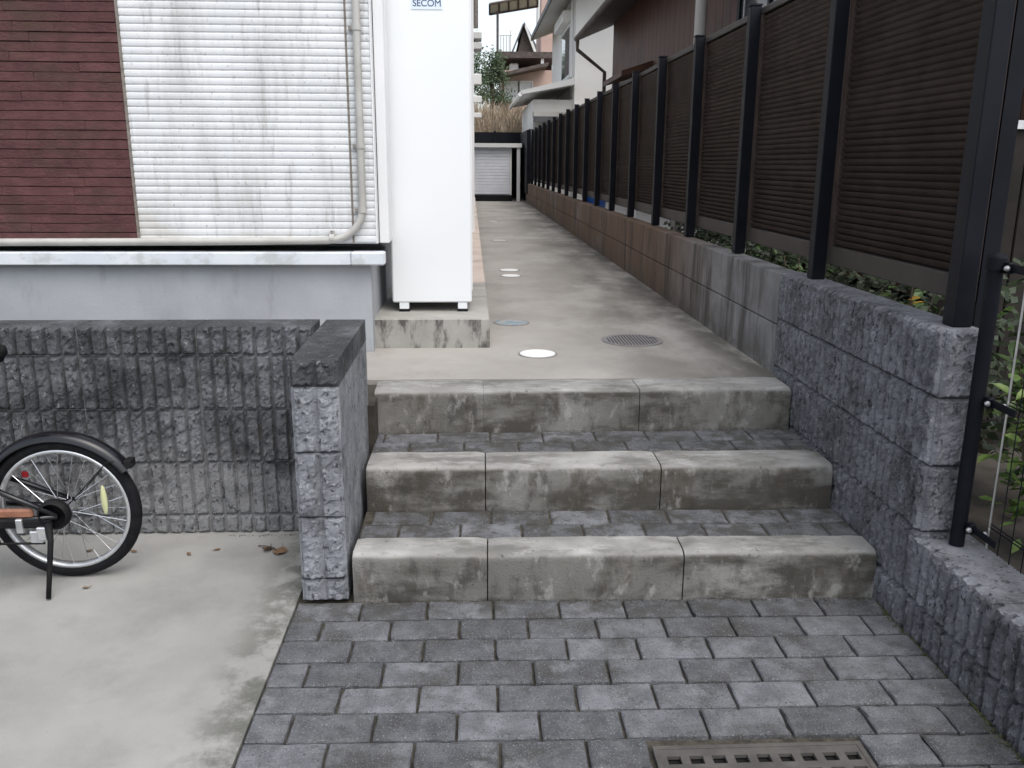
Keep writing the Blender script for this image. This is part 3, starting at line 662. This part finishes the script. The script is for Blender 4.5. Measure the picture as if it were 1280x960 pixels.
# ------------------------------------------------------------------ plants
LEAF = MB(); LEAF.add([(0, 0, 0), (.3, .26, .05), (.3, 0, 0), (.3, -.26, .05), (.68, .2, .03), (.68, 0, -.02), (.68, -.2, .03), (1, 0, -.08)], [(0, 2, 1), (0, 3, 2), (1, 2, 5, 4), (2, 3, 6, 5), (4, 5, 7), (5, 6, 7)])
leaf_me = LEAF.mesh('leaf'); leaf_me.materials.append(m_leaf)
leaf_br = LEAF.mesh('leaf'); leaf_br.materials.append(m_leafb)
leaf_ye = LEAF.mesh('leaf'); leaf_ye.materials.append(m_leafy)
def shrub(name, label, x, y, z, h, rx, ry, n, ls, seed, me=leaf_me, group=None):
    rr = random.Random(seed); t = thing(name, label, 'shrub', (x, y, z), group)
    tips = []
    for i in range(7):
        a = rr.uniform(0, 6.28); tx, ty = x+math.cos(a)*rx*rr.uniform(.3, .9), y+math.sin(a)*ry*rr.uniform(.3, .9); tz = z+h*rr.uniform(.6, 1)
        mid = ((x+tx)/2+rr.uniform(-.03, .03), (y+ty)/2, z+h*.45)
        MB().tube([(x+(tx-x)*.1, y+(ty-y)*.1, z), mid, (tx, ty, tz)], [.006, .004, .002], 5).build('stem', m_stem, t); tips.append((Vector((x, y, z)), Vector(mid), Vector((tx, ty, tz))))
    for i in range(n):
        a, b, c = rr.choice(tips); u = rr.uniform(.15, 1); p = a.lerp(b, u*2) if u < .5 else b.lerp(c, u*2-1)
        p = p + Vector((rr.gauss(0, rx*.22), rr.gauss(0, ry*.22), rr.gauss(0, h*.06)))
        s = ls*rr.uniform(.6, 1.2)
        obj('leaf', me, None, t, T(p) @ Matrix.Rotation(rr.uniform(0, 6.28), 4, 'Z') @ Matrix.Rotation(rr.uniform(-.5, .9), 4, 'Y') @ Matrix.Rotation(rr.uniform(-.6, .6), 4, 'X') @ Matrix.Scale(s, 4))
shrub('leafy_shrub', 'broad green leafy shrub behind the wire mesh beside the gate post', 1.55, 2.12, .27, .66, .15, .20, 460, .05, 1, leaf_br)
shrub('leafy_shrub', 'low leafy shrub at the right picture edge behind the wire mesh', 1.53, 1.85, .27, .50, .11, .24, 420, .045, 2, leaf_br)
shrub('leafy_shrub', 'taller dark green shrub behind the broad one near the gate post', 1.75, 2.40, .27, .70, .2, .2, 300, .055, 12)
shrub('leafy_shrub', 'green shrub showing under the first fence panel next to the corner post', 1.47, 2.85, .40, .56, .05, .36, 300, .05, 3)
shrub('leafy_shrub', 'dark green shrub under the second fence panel', 1.47, 3.75, .40, .55, .05, .42, 300, .05, 4)
shrub('leafy_shrub', 'dark green shrub under the third fence panel', 1.47, 4.8, .40, .54, .05, .42, 300, .05, 6)
shrub('autumn_shrub', 'tall yellow-orange autumn shrub beyond the fence at the right edge', 2.55, 3.35, .40, 1.6, .35, .3, 300, .09, 7, leaf_ye)
shrub('yellow_seedling', 'small yellow leafed seedling under the first fence panel', 1.43, 2.72, .40, .56, .02, .02, 12, .05, 9, leaf_ye)
rr = random.Random(31); hg = thing('low_hedge', 'dense dark low hedge mass behind the bottom rail of the slatted fence', 'hedge', (1.62, 4.4, .4))
MB().tube([(1.66, 2.6, .42), (1.66, 6.9, .42)], .03, 6).build('stem', m_stem, hg); mb = MB()
for i in range(7000):
    p = Vector((1.66+rr.gauss(0, .06), rr.uniform(2.55, 7.0), rr.uniform(.4, 1.02))); u = Vector((rr.uniform(-1, 1), rr.uniform(-1, 1), rr.uniform(-.6, .6))).normalized(); v = u.orthogonal().normalized(); q_ = rr.uniform(.03, .06)
    mb.add([p-u*q_*.5, p+v*q_*.28, p+u*q_*.5, p-v*q_*.28], [(0, 1, 2, 3)])
stuff(mb.build('foliage', m_hedge, hg))
mo = MB()
for i in range(1500):
    y = rr.uniform(1.3, 2.36); d = abs(rr.gauss(0, .008))*(1+.8*math.sin(y*23)); p = Vector((1.242-d, y, -.004)); a = rr.uniform(0, 6.28); h = rr.uniform(.002, .009); w_ = rr.uniform(.001, .003)
    mo.add([p+Vector((math.cos(a)*w_, math.sin(a)*w_, 0)), p-Vector((math.cos(a)*w_, math.sin(a)*w_, 0)), p+Vector((rr.gauss(0, .003), rr.gauss(0, .003), h))], [(0, 1, 2)])
o = stuff(mo.build('moss', m_moss)); o['label'] = 'thin line of moss where the pavers meet the right wall'; o['category'] = 'moss'
cr_ = MB()
for (x0, x1, y, z, sl, n) in ((-.36, 1.24, 2.417, 0, -.022, 500), (-.36, 1.24, 2.776, .15, -.012, 380), (-.36, 1.24, 3.188, .30, .012, 300), (-.9, -.53, 2.93, 0, 0, 90)):
    for i in range(n):
        x = rr.uniform(x0, x1); w_ = rr.uniform(.0012, .0042); p = Vector((x, y+sl*x-abs(rr.gauss(0, .009)), z)); e = [p+Vector((rr.uniform(-1, 1)*w_, rr.uniform(-1, 1)*w_, 0)) for _ in range(3)]
        cr_.add(e+[p+Vector((0, 0, w_))], [(0, 1, 3), (1, 2, 3), (2, 0, 3)])
o = stuff(cr_.build('debris', m_bed)); o['label'] = 'dark crumbs of soil gathered along the feet of the steps'; o['category'] = 'debris'
# dark board fence of the neighbour at the right edge
df = thing('board_fence', 'dark vertical board fence with pale metal cap behind the gate post', 'fence', (2.3, 2.95, .55))
for k in range(12): box('board', (1.60+.14*k, 2.95, .40), (1.735+.14*k, 2.965, 1.42), m_darkboard, df, bevel=.003)
box('cap', (1.58, 2.935, 1.422), (3.3, 2.98, 1.45), m_alu, df)

# ------------------------------------------------------------------ end of the path
sh = thing('storage_shed', 'low grey shuttered storage shed with white frame at the end of the path', 'shed', (.5, 20.9, .46))
box('body', (-1.2, 20.56, .46), (.935, 22.4, 1.66), m_shutter, sh)
for k in range(14): box('shutter_slat', (-1.1, 20.535, .62+.07*k), (.885, 20.558, .685+.07*k), m_shutter, sh, bevel=.004)
box('roof', (-1.3, 20.40, 1.665), (1.16, 22.5, 1.755), m_frame, sh)
box('post', (1.05, 20.45, .46), (1.125, 20.53, 1.664), m_frame, sh)
box('frame', (.887, 20.53, .50), (.934, 20.559, 1.664), m_frame, sh)
box('sill', (-1.2, 20.50, .461), (.95, 20.555, .60), m_void, sh)
bf = thing('black_fence', 'plain black panel fence behind the grey shed at the path end', 'fence', (.3, 22.6, .46))
for k in range(5): box('panel', (-2.6+.80*k, 22.6, .46), (-1.81+.80*k, 22.64, 2.07), m_post, bf)
for k in range(6): box('post', (-2.63+.80*k, 22.55, .46), (-2.57+.80*k, 22.598, 2.10), m_post, bf)
bs = thing('black_fence', 'black panel fence side closing the gap between shed and slatted fence', 'fence', (1.3, 20.9, .46))
for k in range(3): box('panel', (1.22, 19.6+.9*k, .66), (1.26, 20.48+.9*k, 2.02), m_post, bs)
for k in range(3): box('post', (1.262, 19.62+.9*k, .46), (1.31, 19.68+.9*k, 2.04), m_post, bs)
box('paving_slab', (1.41, 7.5, .39), (2.6, 19, .60), m_palepole)['kind'] = 'structure'
bu = thing('blue_bucket', 'round blue plastic bucket on the ground behind the slatted fence', 'bucket', (1.62, 11.6, .62))
MB().lathe([(0, 0), (.13, 0), (.17, .3), (.175, .31), (.165, .31)], 20, T((1.62, 11.6, .62))).build('body', m_bluep, bu, smooth=True)
MB().tube([(1.46, 11.6, .86)] + [(1.62-.16*math.cos(R(a)), 11.6-.05, .86+.12*math.sin(R(a))) for a in range(15, 180, 15)] + [(1.78, 11.6, .86)], .006, 6).build('handle', m_white, bu)
for i, (x, y, Y, lab) in enumerate(((789, 262, 8.75, 'small white plastic pipe stub behind the slatted fence beside a post'), (845, 280, 6.8, 'short grey concrete pier behind the slatted fence under the rail'))):
    p = at(x, y, Y); o = MB().lathe([(0, .0), (.045, 0), (.045, .32), (.03, .335), (0, .335)], 14, T((p.x, p.y, .56))).build('pipe_stub', m_white if i == 0 else m_palepole); tag(o, lab, 'pipe')

# bank with dry grass
bank = MB(); gx = [-14+.7*i for i in range(60)]; gy = [22.8+.8*j for j in range(50)]
def hz(x, y): return 1.45 + max(0, min(1, (y-22.8)/9))*1.55 + max(0, (y-33))*.05 + .15*noise.noise(Vector((x*.4, y*.4, 0)))
for y in gy:
    for x in gx: bank.v.append((x, y, hz(x, y)))
for j in range(len(gy)-1):
    for i in range(len(gx)-1): a = j*60+i; bank.f.append((a, a+1, a+61, a+60))
struct(bank.build('hill', m_hill, smooth=True))
rr = random.Random(3); dg = MB()
for i in range(9000):
    x = rr.uniform(-4, 2.9); y = 23+abs(rr.gauss(0, 4.5)); z = hz(x, y)-.05; h = rr.uniform(.15, .55)*(1.5 if rr.random() < .15 else 1); a = rr.uniform(0, 3.14); dx, dy = math.cos(a)*.022, math.sin(a)*.022
    lx, ly = rr.gauss(0, .16), rr.gauss(0, .16)
    dg.add([(x-dx, y-dy, z), (x+dx, y+dy, z), (x+lx*.4+dx*.6, y+ly*.4+dy*.6, z+h*.6), (x+lx*.4-dx*.6, y+ly*.4-dy*.6, z+h*.6), (x+lx, y+ly, z+h)], [(0, 1, 2, 3), (3, 2, 4)])
o = stuff(dg.build('dry_grass', m_dry)); o['label'] = 'dry tan grass covering the bank beyond the shed'; o['category'] = 'grass'

def tree(label, x, y, z, h, rad, seed, n=2600, ls=.13, cat='tree'):
    rr = random.Random(seed); t = thing('evergreen_tree', label, cat, (x, y, z))
    MB().tube([(x, y, z-.3), (x+rr.uniform(-.1, .1), y, z+h*.5), (x, y, z+h*.9)], [.12, .08, .02], 8).build('trunk', m_stem, t)
    cl = []
    for i in range(26):
        v = rr.uniform(.15, 1); rr_ = rad*(1.05-v*.75)*rr.uniform(.4, 1); a = rr.uniform(0, 6.28)
        cl.append(Vector((x+math.cos(a)*rr_, y+math.sin(a)*rr_, z+h*v)))
    for c in cl[:8]: MB().tube([(x, y, c.z-.25*h*.3), tuple(c)], [.035, .012], 5).build('limb', m_stem, t)
    mb = MB()
    for i in range(n):
        c = rr.choice(cl); d = Vector((rr.gauss(0, 1), rr.gauss(0, 1), rr.gauss(0, 1)))*(rad*.19); p = c+d
        u = Vector((rr.uniform(-1, 1), rr.uniform(-1, 1), rr.uniform(-1, 1))).normalized(); v = u.orthogonal().normalized(); s = ls*rr.uniform(.5, 1.2)
        mb.add([p-u*s*.5, p+v*s*.24, p+u*s*.5, p-v*s*.24], [(0, 1, 2, 3)])
    stuff(mb.build('crown', m_leaf2, t))
tree('dark green evergreen tree beyond the bank next to the white cabinet edge', -.1, 32, 3.0, 2.4, .95, 2)
tree('rounded green tree behind the brown verandah post', .85, 34, 3.1, 2.2, .8, 4)
tree('darker green tree further back left of the far houses', -.9, 40, 3.4, 3.6, 1.5, 5)

# ------------------------------------------------------------------ brown house behind the fence
hb = thing('brown_house', 'dark brown timber-clad house with deep eave and downpipe behind the slatted fence', 'house', (4.5, 11, .55))
WX = 2.80; Y0, Y1 = 4.2, 18.0
box('wall', (WX+.02, Y0, .5), (7, Y1, 4.6), m_redback, hb)
nb = int((Y1-Y0)/.30)
bdm = MB().box((0, .004, .5), (.016, .296, 4.2)).mesh('board', bevel=.003)
for k in range(nb): obj('board', bdm, m_brown, hb, T((WX, Y0+.30*k, 0)))
EX, EZ = 2.17, 3.70
MB().prism([(EX, 0, EZ), (EX, 0, EZ+.09), (7.2, 0, EZ+2.6), (7.2, 0, EZ+2.45), (WX, 0, EZ+.26)], (0, Y1+.35-Y0+.4, 0)).build('roof', m_brownroof, hb, T((0, Y0-.4, 0)))
gut = MB().tube([(EX-.05, Y0-.4, EZ+.02), (EX-.05, Y1+.35, EZ+.02)], .055, 10).build('gutter', m_brownroof, hb)
MB().tube([(EX-.05, Y1+.2, EZ), (EX-.05, Y1+.2, EZ-.2), (EX+.50, Y1+.16, EZ-.62), (EX+.50, Y1+.16, .6)], .04, 8).build('downpipe', m_brownroof, gut)
aw = at(748, 112, 16.5)
MB().prism([(2.32, 14.0, 2.62), (2.32, 14.0, 2.70), (WX+.02, 14.0, 2.86), (WX+.02, 14.0, 2.76)], (0, 1.9, 0)).build('awning', m_brown, hb)
wn = box('window', (WX-.03, 7.6, 2.2), (WX-.004, 9.4, 3.3), m_glass, hb)
MB().box((WX-.05, 7.5, 3.3), (WX-.002, 9.5, 3.38)).box((WX-.05, 7.5, 2.1), (WX-.002, 9.5, 2.19)).box((WX-.05, 7.5, 2.19), (WX-.002, 7.59, 3.3)).box((WX-.05, 9.41, 2.19), (WX-.002, 9.5, 3.3)).box((WX-.05, 8.47, 2.19), (WX-.031, 8.53, 3.3)).build('window_frame', m_post, wn)
pp = MB().tube([(2.50, 9.98, .5), (2.50, 9.98, 5.5)], .065, 14).build('utility_pole', m_palepole, smooth=True); tag(pp, 'pale grey pole rising behind the slatted fence against the brown house', 'pole')

# ------------------------------------------------------------------ white plaster house beyond
ha = thing('white_house', 'white plaster house with overhanging eave and brown shuttered window at the path end', 'house', (4, 23, 1))
AX, AY = 2.32, 20.3
box('wall', (AX, AY, .5), (8, 26, 5.0), m_plaster, ha)
MB().prism([(AX, 0, 5.0), (8, 0, 5.0), (5.2, 0, 6.0)], (0, 5.7, 0)).build('gable', m_plaster, ha, T((0, AY, 0)))
MB().prism([(1.78, 0, 4.74), (1.78, 0, 4.83), (5.2, 0, 6.10), (5.2, 0, 5.98)], (0, 7.3, 0)).build('roof', m_soffit, ha, T((0, 19.25, 0)))
MB().prism([(1.74, 0, 4.735), (1.74, 0, 4.85), (1.779, 0, 4.85), (1.779, 0, 4.735)], (0, 7.3, 0)).build('eave_board', m_roofgrey, ha, T((0, 19.25, 0)))
MB().prism([(1.78, 0, 4.835), (1.78, 0, 4.87), (5.2, 0, 6.14), (5.2, 0, 6.105)], (0, 7.34, 0)).build('roof_tile', m_roofgrey, ha, T((0, 19.23, 0)))
# lower storey in front, with lean-to roof
box('lower_wall', (1.42, 20.6, .5), (AX-.003, 25, 2.72), m_plaster, ha)
MB().prism([(1.12, 0, 2.80), (1.12, 0, 2.88), (AX-.004, 0, 3.16), (AX-.004, 0, 3.02)], (0, 4.9, 0)).build('lean_to_roof', m_frame, ha, T((0, 20.2, 0)))
MB().tube([(1.10, 20.2, 2.80), (1.10, 25.1, 2.80)], .045, 8).build('gutter', m_white, ha)
box('low_eave', (1.40, 20.1, 2.33), (3.6, 20.58, 2.43), m_soffit, ha)
box('low_eave', (1.40, 20.1, 2.22), (3.6, 20.16, 2.325), m_roofgrey, ha)
sw_ = box('window', (AX-.03, 21.0, 3.32), (AX-.003, 23.0, 4.35), m_glass, ha)
MB().box((AX-.06, 20.9, 4.35), (AX-.002, 23.1, 4.43)).box((AX-.06, 20.9, 3.22), (AX-.002, 23.1, 3.31)).box((AX-.06, 20.9, 3.31), (AX-.002, 20.98, 4.35)).build('window_frame', m_frame, sw_)
for k in range(9): box('shutter_board', (AX-.05, 20.99+.115*k, 3.33), (AX-.031, 21.095+.115*k, 4.34), m_brownroof, sw_)
box('shutter_box', (AX-.22, 20.9, 4.44), (AX-.003, 23.1, 4.66), m_plaster, ha)
MB().tube([(AX-.06, 20.45, 3.2), (AX-.06, 20.45, 4.85)], .035, 8).build('downpipe', m_frame, ha)

# ------------------------------------------------------------------ pinkish house on the hill
def rect(name, x0, y0, x1, y1, Y, d, m, parent, bevel=0):
    a = at(x0, y1, Y); b = at(x1, y0, Y); return box(name, (a.x, Y, a.z), (b.x, Y+d, b.z), m, parent, bevel=bevel)
hc = thing('pink_house', 'pinkish rendered house with covered verandah and curtained windows on the hillside', 'house', tuple(at(650, 125, 40)))
rect('wall', 628, 88, 700, 150, 40, 5, m_pink, hc)
for (a, b) in ((632, 648), (649.5, 665)):
    f_ = rect('window', a, 103, b, 127, 39.93, .06, m_curtain, hc)
    p = at(a, 127, 39.9); q_ = at(b, 103, 39.9)
    MB().box((p.x-.06, 39.88, p.z), (p.x, 39.929, q_.z)).box((q_.x, 39.88, p.z), (q_.x+.05, 39.929, q_.z)).box((p.x-.06, 39.88, q_.z), (q_.x+.05, 39.929, q_.z+.06)).build('window_frame', m_frame, f_)
a = at(608, 101, 39.2); b = at(684, 84, 39.2)
MB().prism([(a.x, 38.6, a.z), (a.x, 38.6, a.z+.14), (b.x, 38.6, b.z+.14), (b.x, 38.6, b.z)], (0, 2.2, 0)).build('lower_roof', m_brownroof, hc)
rect('verandah_back', 622, 71, 690, 96, 43.5, .3, m_redback, hc)
rect('verandah_roof', 620, 65, 697, 72, 40.2, 3.5, m_brownroof, hc)
rect('verandah_post', 676, 72, 680, 90, 40.3, .12, m_frame, hc)
rect('verandah_post', 620.5, 14, 623.5, 98, 40.0, .12, m_brownroof, hc)
rect('upper_wall', 676, -30, 705, 66, 41.5, 3, m_pink, hc)
rect('upper_corner_post', 671.5, -30, 675.5, 40, 41.3, .2, m_frame, hc)
rect('water_tank', 637, 79, 648, 95, 41, .5, m_white, hc, .05)
# polycarbonate canopy on the roof terrace
ca = [at(612, 3, 39.6), at(672, -8, 39.6), at(672, 6, 40.4), at(612, 16, 40.4)]
cn = MB().prism([ca[0], ca[1], ca[2], ca[3]], (0, 0, -.04)).build('canopy', m_poly, hc)
for i in range(6):
    u = i/5; p = ca[0].lerp(ca[1], u); q_ = ca[3].lerp(ca[2], u)
    MB().tube([p+Vector((0, 0, -.07)), q_+Vector((0, 0, -.07))], .04, 6).build('canopy_bar', m_brownroof, cn)
for p, q_ in ((ca[0], ca[1]), (ca[3], ca[2])): MB().tube([p+Vector((0, 0, -.07)), q_+Vector((0, 0, -.07))], .045, 6).build('canopy_bar', m_brownroof, cn)
# dark gabled house further back
hd_ = thing('gabled_house', 'small dark gabled house between the pink house and the verandah post', 'house', tuple(at(660, 66, 52)))
a = at(646, 80, 52); b = at(690, 80, 52); apex = at(655, 33, 52); ml = at(647, 66, 52); mr = at(668, 64, 52)
MB().prism([(ml.x, 52, a.z), (mr.x, 52, a.z), (mr.x, 52, mr.z), (apex.x, 52, apex.z), (ml.x, 52, ml.z)], (0, 6, 0)).build('wall', m_brownroof, hd_)
MB().prism([(apex.x-.02, 51.6, apex.z), (apex.x, 51.6, apex.z+.18), (mr.x+.35, 51.6, mr.z-.2), (mr.x+.3, 51.6, mr.z-.36)], (0, 7, 0)).build('roof', m_roofgrey, hd_)
MB().prism([(apex.x-.06, 51.6, apex.z), (apex.x-.05, 51.6, apex.z+.18), (ml.x-.45, 51.6, ml.z-.2), (ml.x-.4, 51.6, ml.z-.36)], (0, 7, 0)).build('roof', m_roofgrey, hd_)
MB().prism([(apex.x+.02, 51.5, apex.z-.1), (apex.x+.05, 51.5, apex.z+.1), (mr.x+.1, 51.5, mr.z-.1), (mr.x+.02, 51.5, mr.z-.3)], (0, .08, 0)).build('barge_board', m_frame, hd_)
# roof terrace rail
rl = thing('terrace_railing', 'thin metal railing and aerial standing on the verandah roof', 'railing', tuple(at(632, 66, 42)))
for x in (626, 629.5, 633, 636.5): MB().tube([at(x, 66, 42), at(x, 44, 42)], .02, 5).build('bar', m_palepole, rl)
MB().tube([at(624, 44, 42), at(640, 44, 42)], .02, 5).build('rail', m_palepole, rl)
MB().tube([at(638, 66, 42), at(638, 38, 42)], .02, 5).build('aerial', m_palepole, rl)
